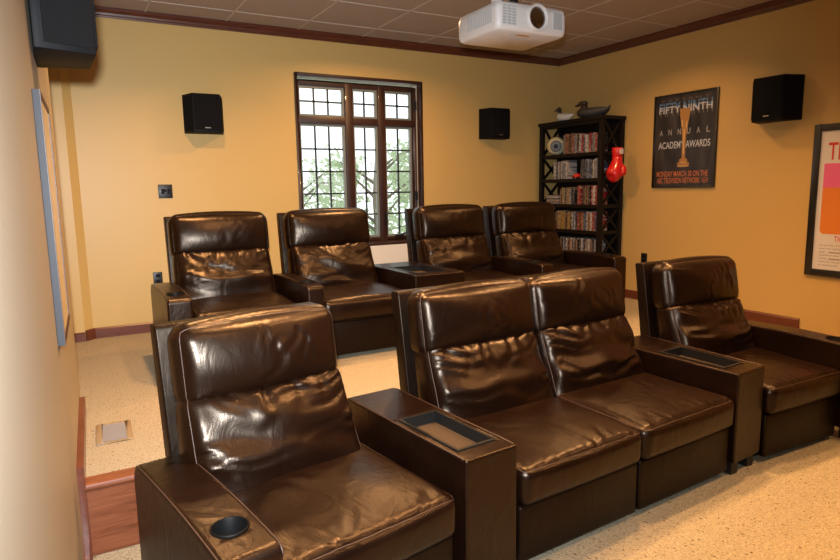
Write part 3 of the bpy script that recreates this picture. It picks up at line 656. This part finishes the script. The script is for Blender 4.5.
text_mesh('text_title', 'Th', M_RED, prt, TL(0.105, 0.855, Z), width=0.115, height=0.125)
px0 = 0.085; px1 = fw - 0.085
MB().box((px0, 0.655, 0.0115), (px1, 0.830, Z + 0.0006)).build('pink_block', M_PINK, prt)
pts = [(px0, 0.655), (px0, 0.345)] + [(px0 + 0.03 - 0.03 * math.cos(a), 0.345 - 0.03 * math.sin(a)) for a in np.linspace(0.3, PI / 2, 5)] + [(px1 - 0.03, 0.315), (px1, 0.345), (px1, 0.655)]
MB().prism(pts, 0.0115, Z + 0.0004, 'z').build('orange_block', M_OR2, prt)
text_mesh('text_caption', 'Th', M_RED, prt, TL(0.190, 0.262, Z), width=0.042, height=0.040)
for k, ln in enumerate(['On any day of the year it is', 'every the highlights of the', 'and', 'expedition takes us around', 'Tahiti,', 'world for the perfect wave', 'an amazing and']):
    text_mesh('text_line', ln, M_INK, prt, TL(0.092, 0.222 - 0.0245 * k, Z), height=0.0165 if k not in (2, 4) else 0.016, sx=1.25)
    if k in (2, 4): MB().box((0.16, 0.224 - 0.0245 * k, 0.0115), (0.40, 0.233 - 0.0245 * k, Z + 0.0001)).build('rule', M_INK, prt)

# ------------------------------------------------------------------ projector
t = thing('projector', 'white projector hanging from the ceiling on a short mount', 'projector', (-2.425, -2.475, 2.022), R(-1))
pwid, pdep, phh = 0.515, 0.43, 0.165
prf = []
def rrect(w, d, r, y0=0.0, n=5):
    pts = []
    for (cx_, cy_, a0) in ((w / 2 - r, y0 + d - r, 0), (-w / 2 + r, y0 + d - r, PI / 2), (-w / 2 + r, y0 + r, PI), (w / 2 - r, y0 + r, 1.5 * PI)):
        pts += [(cx_ + r * math.cos(a0 + a), cy_ + r * math.sin(a0 + a)) for a in np.linspace(0, PI / 2, n)]
    return pts
b = MB(); levels = [(0.0, 0.045, 0.014), (0.010, 0.035, 0.004), (0.04, 0.032, 0.0), (0.115, 0.032, 0.0), (0.150, 0.035, 0.006), (0.165, 0.05, 0.03)]
rings = [[(x_ , y_, z_) for (x_, y_) in rrect(pwid - 2 * ins, pdep - 2 * ins, r_, ins)] for (z_, r_, ins) in levels]
n_ = len(rings[0]); vs = [q for g in rings for q in g]; fs = []
for i in range(len(rings) - 1): fs += [(i * n_ + k, i * n_ + (k + 1) % n_, (i + 1) * n_ + (k + 1) % n_, (i + 1) * n_ + k) for k in range(n_)]
fs += [tuple(range(n_))[::-1], tuple(range((len(rings) - 1) * n_, len(rings) * n_))]
b.add(vs, fs, True); b.build('casing', M_WPLAST, t)
RX = Matrix.Rotation(PI / 2, 4, 'X')
lx, lz = 0.030, 0.088
LM = Matrix.Translation((lx, 0.0, lz)) @ RX
MB().lathe([(0.078, -0.02), (0.078, 0.010), (0.072, 0.016), (0.063, 0.012), (0.060, -0.02)], 40, LM, caps=False).build('lens_ring', M_WPLAST, t)
ln_ = MB().lathe([(0.062, -0.002), (0.050, 0.004), (0.034, 0.008), (0.0, 0.010)], 40, LM, caps=False).build('lens', M_LENSG, t)
def vent(x0, x1, z0, z1, nx, nz, nm):
    b = MB(); b.box((x0, -0.0015, z0), (x1, 0.01, z1)); b.build(nm, M_GPLAST, t)
    b = MB()
    for i in range(nz + 1): zz = z0 + (z1 - z0) * i / nz; b.box((x0, -0.005, zz - 0.0018), (x1, 0.0, zz + 0.0018))
    for i in range(nx + 1): xx = x0 + (x1 - x0) * i / nx; b.box((xx - 0.0018, -0.005, z0), (xx + 0.0018, 0.0, z1))
    b.build(nm + '_grid', M_WPLAST, t)
vent(-0.225, -0.125, 0.03, 0.14, 3, 7, 'vent'); vent(0.145, 0.22, 0.035, 0.135, 1, 1, 'sensor_panel')
b = MB()
for k in range(14): yy = 0.06 + k * 0.018; b.box((-pwid / 2 - 0.002, yy, 0.045), (-pwid / 2 + 0.004, yy + 0.009, 0.125))
b.build('side_vent', M_GPLAST, t)
MB().box((-0.07, 0.055, -0.002), (0.02, 0.085, 0.004)).build('badge', plain('amber_label', (0.55, 0.30, 0.16), 0.4), t)
MB().box((-0.045, 0.16, -0.0015), (0.03, 0.172, 0.003)).build('underside_mark', M_GPLAST, t)
b = MB(); b.box((-0.16, 0.09, 0.165), (0.16, 0.30, 0.180)); b.build('mount_plate', M_BLACK, t)
MB().tube([(0.0, 0.19, 0.175), (0.0, 0.19, CEIL - 2.022)], 0.026, 16).build('mount_pole', M_BLACK, t)
MB().box((-0.215, 0.06, 0.150), (-0.185, 0.12, 0.22)).build('mount_arm', M_WPLAST, t)
MB().lathe([(0.075, CEIL - 2.022 - 0.02), (0.075, CEIL - 2.022)], 28, Matrix.Translation((0, 0.19, 0))).build('ceiling_plate', M_BLACK, t)

# ------------------------------------------------------------------ bookcase with open X ends
BX0, BX1, BY0, BY1, BT = -0.335, -0.022, -0.990, -0.075, 1.805
t = thing('bookcase', 'tall black bookcase with crossed open ends in the corner', 'bookcase', ((BX0 + BX1) / 2, (BY0 + BY1) / 2, 0))
ox, oy = t.location.x, t.location.y
def lb(b, a, c): b.box((a[0] - ox, a[1] - oy, a[2]), (c[0] - ox, c[1] - oy, c[2])); return b
P_ = 0.045
for (x, y) in ((BX0, BY0), (BX1 - P_, BY0), (BX0, BY1 - P_), (BX1 - P_, BY1 - P_)):
    lb(MB(), (x, y, 0), (x + P_, y + P_, BT - 0.035)).build('post', M_SHELF, t, bevel=0.003)
lb(MB(), (BX0 - 0.012, BY0 - 0.012, BT - 0.035), (BX1 + 0.004, BY1 + 0.012, BT)).build('top', M_SHELF, t, bevel=0.004)
SZ = [1.462, 1.207, 0.945, 0.683, 0.425, 0.165]      # shelf surfaces, top one first
for z in SZ: lb(MB(), (BX0 + 0.006, BY0 + 0.006, z - 0.035), (BX1 - 0.006, BY1 - 0.006, z)).build('shelf', M_SHELF, t)
lb(MB(), (BX0 + 0.004, BY0 + P_, BT - 0.07), (BX0 + 0.022, BY1 - P_, BT - 0.035)).build('rail', M_SHELF, t)
lb(MB(), (BX1 - 0.006, BY0 + P_, 0.13), (BX1, BY1 - P_, BT - 0.035)).build('back_panel', M_SHELF, t)
zs = [BT - 0.035] + [z - 0.0 for z in SZ]
for (yy) in (BY0 + P_ / 2, BY1 - P_ / 2):
    for i in range(len(SZ)):
        z1 = (BT - 0.035) if i == 0 else SZ[i - 1] - 0.035; z0 = SZ[i]
        b = MB()
        for (xa, xb) in ((BX0 + P_, BX1 - P_), (BX1 - P_, BX0 + P_)):
            p0 = Vector((xa, yy, z0)); p1 = Vector((xb, yy, z1)); d = (p1 - p0).normalized(); n2 = Vector((-d.z, 0, d.x)) * 0.012
            th2 = 0.009 if xa < xb else 0.0088
            q = [p0 - n2, p0 + n2, p1 + n2, p1 - n2]
            b.prism([(v.x - ox, v.z) for v in q], yy - th2 - oy, yy + th2 - oy, 'y')
        b.build('cross_brace', M_SHELF, t)
# disc cases, one object each
COLS = {'white': ((0.36, 0.33, 0.30), (0.08, 0.07, 0.08)), 'grey': ((0.13, 0.13, 0.14), (0.33, 0.31, 0.29)), 'black': ((0.012, 0.012, 0.013), (0.14, 0.12, 0.11)),
        'red': ((0.20, 0.018, 0.015), (0.30, 0.22, 0.18)), 'blue': ((0.035, 0.05, 0.09), (0.22, 0.22, 0.24)), 'tan': ((0.20, 0.12, 0.07), (0.05, 0.025, 0.02)), 'brown': ((0.06, 0.028, 0.018), (0.22, 0.14, 0.08)), 'yellow': ((0.28, 0.18, 0.05), (0.07, 0.04, 0.03))}
SM = {k: spine_mat(k + '_spine', *v) for k, v in COLS.items()}
ORD = ['top', 'second', 'third', 'fourth', 'fifth']
CASE = {}
def disc_case(col, shelf, y, z, w=0.0155, h=0.19, lean=0.0, flat=False):
    if (col) not in CASE:
        b = MB().box((0, 0, 0), (0.135, 1.0, 1.0)); me = b.mesh('disc_case'); me.materials.append(SM[col]); CASE[col] = me
    o = bpy.data.objects.new('disc_case', CASE[col]); COL.objects.link(o)
    if flat:
        o.location = (BX0 + 0.010, y, z); o.scale = (1.0, h, w)
        tag(o, '%s disc case lying flat in the stack at the left of the %s shelf' % (col, ORD[shelf]), 'disc case', 'flat disc cases on the %s shelf' % ORD[shelf])
    else:
        o.location = (BX0 + 0.012 + random.uniform(0, 0.012), y, z); o.scale = (1.0, w, h); o.rotation_euler = (lean, 0, 0)
        tag(o, '%s-spined disc case standing on the %s shelf of the black bookcase' % (col, ORD[shelf]), 'disc case', 'standing disc cases on the %s shelf' % ORD[shelf])
random.seed(5)
def row(shelf, y0, y1, pal, h=0.185):
    y = y0
    while y > y1 + 0.016:
        w = random.choice((0.0150, 0.0150, 0.0155, 0.022, 0.012)); w = min(w, y - y1); hh = h + random.uniform(-0.012, 0.006)
        disc_case(random.choice(pal), shelf, y - w, SZ[shelf] + 0.0006, w - 0.0009, hh); y -= w
row(0, -0.43, -0.65, ['brown', 'tan', 'grey', 'tan', 'brown', 'red'], 0.20); row(0, -0.655, -0.94, ['red', 'white', 'grey', 'black', 'blue', 'tan', 'white'])
row(1, -0.29, -0.51, ['white', 'grey', 'white', 'black', 'grey']); row(1, -0.69, -0.94, ['white', 'grey', 'black', 'blue', 'white'])
row(2, -0.40, -0.64, ['white', 'tan', 'grey', 'black', 'yellow'], 0.17); row(2, -0.66, -0.72, ['red'], 0.19); row(2, -0.725, -0.84, ['black', 'brown', 'tan']); row(2, -0.845, -0.94, ['red', 'red', 'black', 'white'], 0.19)
row(3, -0.34, -0.60, ['yellow', 'tan', 'white', 'brown', 'black', 'yellow']); row(3, -0.60, -0.94, ['brown', 'blue', 'grey', 'red', 'tan', 'white', 'black'])
row(4, -0.40, -0.94, ['blue', 'white', 'grey', 'black', 'tan', 'brown'], 0.17)
for k, c in enumerate(['grey', 'tan', 'white', 'black', 'white', 'grey']): disc_case(c, 2, -0.385, SZ[2] + 0.0006 + k * 0.0155, 0.0145, 0.19, flat=True)
# red toy car in the gap of the second shelf
tc_ = thing('toy_car', 'small red toy car in the gap on the second bookcase shelf', 'toy car', (BX0 + 0.07, -0.60, SZ[1] + 0.0005))
b = MB().prism([(-0.06, 0.012), (-0.06, 0.030), (-0.035, 0.034), (-0.018, 0.052), (0.022, 0.052), (0.040, 0.033), (0.062, 0.028), (0.062, 0.012)], -0.024, 0.024, 'x'); b.build('car_body', plain('toy_red', (0.6, 0.02, 0.015), 0.25, coat=0.5), tc_, bevel=0.003)
for yy in (-0.036, 0.036):
    for xx in (-0.024, 0.019): MB().lathe([(0.013, 0), (0.013, 0.005)], 16, Matrix.Translation((xx, yy, 0.013)) @ Matrix.Rotation(PI / 2, 4, 'Y')).build('wheel', M_BLACK, tc_)
# eyeball ornament on the top shelf
eb = thing('eyeball_ornament', 'cream round ornament painted as an eye on the top shelf', 'ornament', (BX0 + 0.10, -0.235, SZ[0] + 0.0985))
MB().ball((0, 0, 0), 0.098, 40).build('ball', plain('ivory_glaze', (0.62, 0.56, 0.36), 0.35), eb)
dr = (Vector(CAM) - Vector(eb.location)).normalized(); dr = Vector((dr.x - 0.05, dr.y, dr.z - 0.02)).normalized(); Q = dr.to_track_quat('Z', 'Y').to_matrix().to_4x4()
def cap(r0, a0, a1): return [(r0 * math.sin(a), r0 * math.cos(a)) for a in np.linspace(a0, a1, 8)]
MB().lathe(cap(0.0988, 0.58, 0.20), 36, Q, caps=False).build('iris', plain('iris_grey', (0.15, 0.18, 0.21), 0.6, 0.2), eb)
MB().lathe(cap(0.0992, 0.24, 0.0), 36, Q, caps=False).build('pupil', plain('pupil_dark', (0.012, 0.014, 0.018), 0.5, 0.2), eb)
MB().lathe(cap(0.0990, 0.66, 0.58), 36, Q, caps=False).build('iris_rim', plain('rim_dark', (0.05, 0.055, 0.06), 0.35), eb)
MB().lathe([(0.035, -0.098), (0.035, -0.090)], 24).build('stand', M_BLACK, eb)
# duck decoys on top
def duck(label, loc, rotz, L_, bodyc, headc, breastc, tailup, zf=1.0):
    d = thing('duck_decoy', label, 'decoy', loc, rotz, 'duck decoys on the bookcase'); d.scale = (1, 1, zf); zf = 1.0
    b = MB(); n = 18; rings = []
    prof = [(-.50, .30, .02), (-.47, .42, .16), (-.38, .46, .25), (-.2, .45, .30), (0, .43, .31), (.2, .44, .27), (.36, .50, .17), (.46, .57, .08), (.53, .62 + tailup, .015)]
    vs = []; fs = []
    for (x, zc, r) in prof:
        for k in range(n):
            a = 2 * PI * k / n; z = zc * 0.62 + r * 0.72 * math.sin(a); vs.append((x * L_, r * 0.85 * math.cos(a) * L_, max(0.0, z) * L_ * zf))
    for i in range(len(prof) - 1): fs += [(i * n + k, i * n + (k + 1) % n, (i + 1) * n + (k + 1) % n, (i + 1) * n + k) for k in range(n)]
    fs += [tuple(range(n))[::-1], tuple(range((len(prof) - 1) * n, len(prof) * n))]
    b.add(vs, fs, True); b.build('body', bodyc, d)
    b = MB(); b.ball((-.33 * L_, 0, .30 * L_), (.185 * L_, .235 * L_, .22 * L_), 20); b.build('breast', breastc, d)
    b = MB(); b.tube([(-.34 * L_, 0, .40 * L_), (-.37 * L_, 0, .56 * L_), (-.38 * L_, 0, .68 * L_)], [.13 * L_, .095 * L_, .09 * L_], 14); b.ball((-.41 * L_, 0, .72 * L_), (.145 * L_, .11 * L_, .115 * L_), 18); b.build('head', headc, d)
    b = MB(); b.tube([(-.52 * L_, 0, .70 * L_), (-.60 * L_, 0, .675 * L_), (-.68 * L_, 0, .668 * L_)], [.055 * L_, .05 * L_, .035 * L_], 10); b.build('bill', plain('bill_' + str(round(L_, 2)), (0.05, 0.045, 0.04), 0.4), d)
    b = MB()
    for s_ in (-1, 1): b.ball((-.46 * L_, s_ * .098 * L_, .74 * L_), .016 * L_, 8)
    b.build('eye', M_BADGE, d)
    return d
dk = plain('duck_dark', (0.015, 0.015, 0.013), 0.4); wh = plain('duck_white', (0.60, 0.56, 0.48), 0.5); br = plain('duck_brown', (0.055, 0.03, 0.018), 0.5); gy = plain('duck_grey', (0.07, 0.065, 0.06), 0.5, var=0.4)
duck('small duck decoy with dark head and white breast on the bookcase, nearest the corner', (-0.20, -0.335, BT), R(-70), 0.19, wh, dk, wh, 0.0)
duck('long dark duck decoy with upturned tail on the bookcase, right of the white one', (-0.15, -0.700, BT), R(-90), 0.40, gy, br, br, 0.14, 0.58)
# boxing glove
g = thing('boxing_glove', 'red boxing glove hanging on the open end of the bookcase', 'boxing glove', (-0.215, BY0 - 0.080, 1.175))
b = MB(); b.tube([(0.012, 0, 0.245), (0.012, 0, 0.20), (0.006, 0, 0.15), (-0.012, 0, 0.10), (-0.030, 0.0, 0.060), (-0.050, 0, 0.030), (-0.062, 0, 0.022), (-0.072, 0, 0.02)], [0.046, 0.049, 0.062, 0.075, 0.076, 0.062, 0.044, 0.012], 22)
M_GLV = plain('red_glove_leather', (0.55, 0.012, 0.012), 0.3, coat=0.3); b.build('mitt', M_GLV, g)
b = MB(); b.tube([(0.025, -0.04, 0.15), (0.036, -0.060, 0.115), (0.024, -0.070, 0.075), (0.004, -0.066, 0.05)], [0.022, 0.030, 0.031, 0.016], 14); b.build('thumb', M_GLV, g)
b = MB(); b.lathe([(0.047, 0.235), (0.052, 0.24), (0.054, 0.30), (0.050, 0.318), (0.040, 0.318), (0.038, 0.25)], 28, Matrix.Translation((0.012, 0, 0)), caps=False); b.build('cuff', M_GLV, g)
b = MB(); b.box((-0.012, -0.0565, 0.255), (0.034, -0.048, 0.305)); b.build('patch', plain('glove_patch', (0.6, 0.5, 0.46), 0.5), g)
b = MB(); b.tube([(0.012, 0.0, 0.30), (0.012, 0.04, 0.36), (0.012, 0.075, 0.375)], 0.004, 6); b.build('cord', M_BLACK, g)
b = MB(); b.tube([(0.012, 0.088, 0.372), (0.012, 0.06, 0.372), (0.012, 0.052, 0.385)], 0.004, 6); b.build('hook', M_BLACK, g)
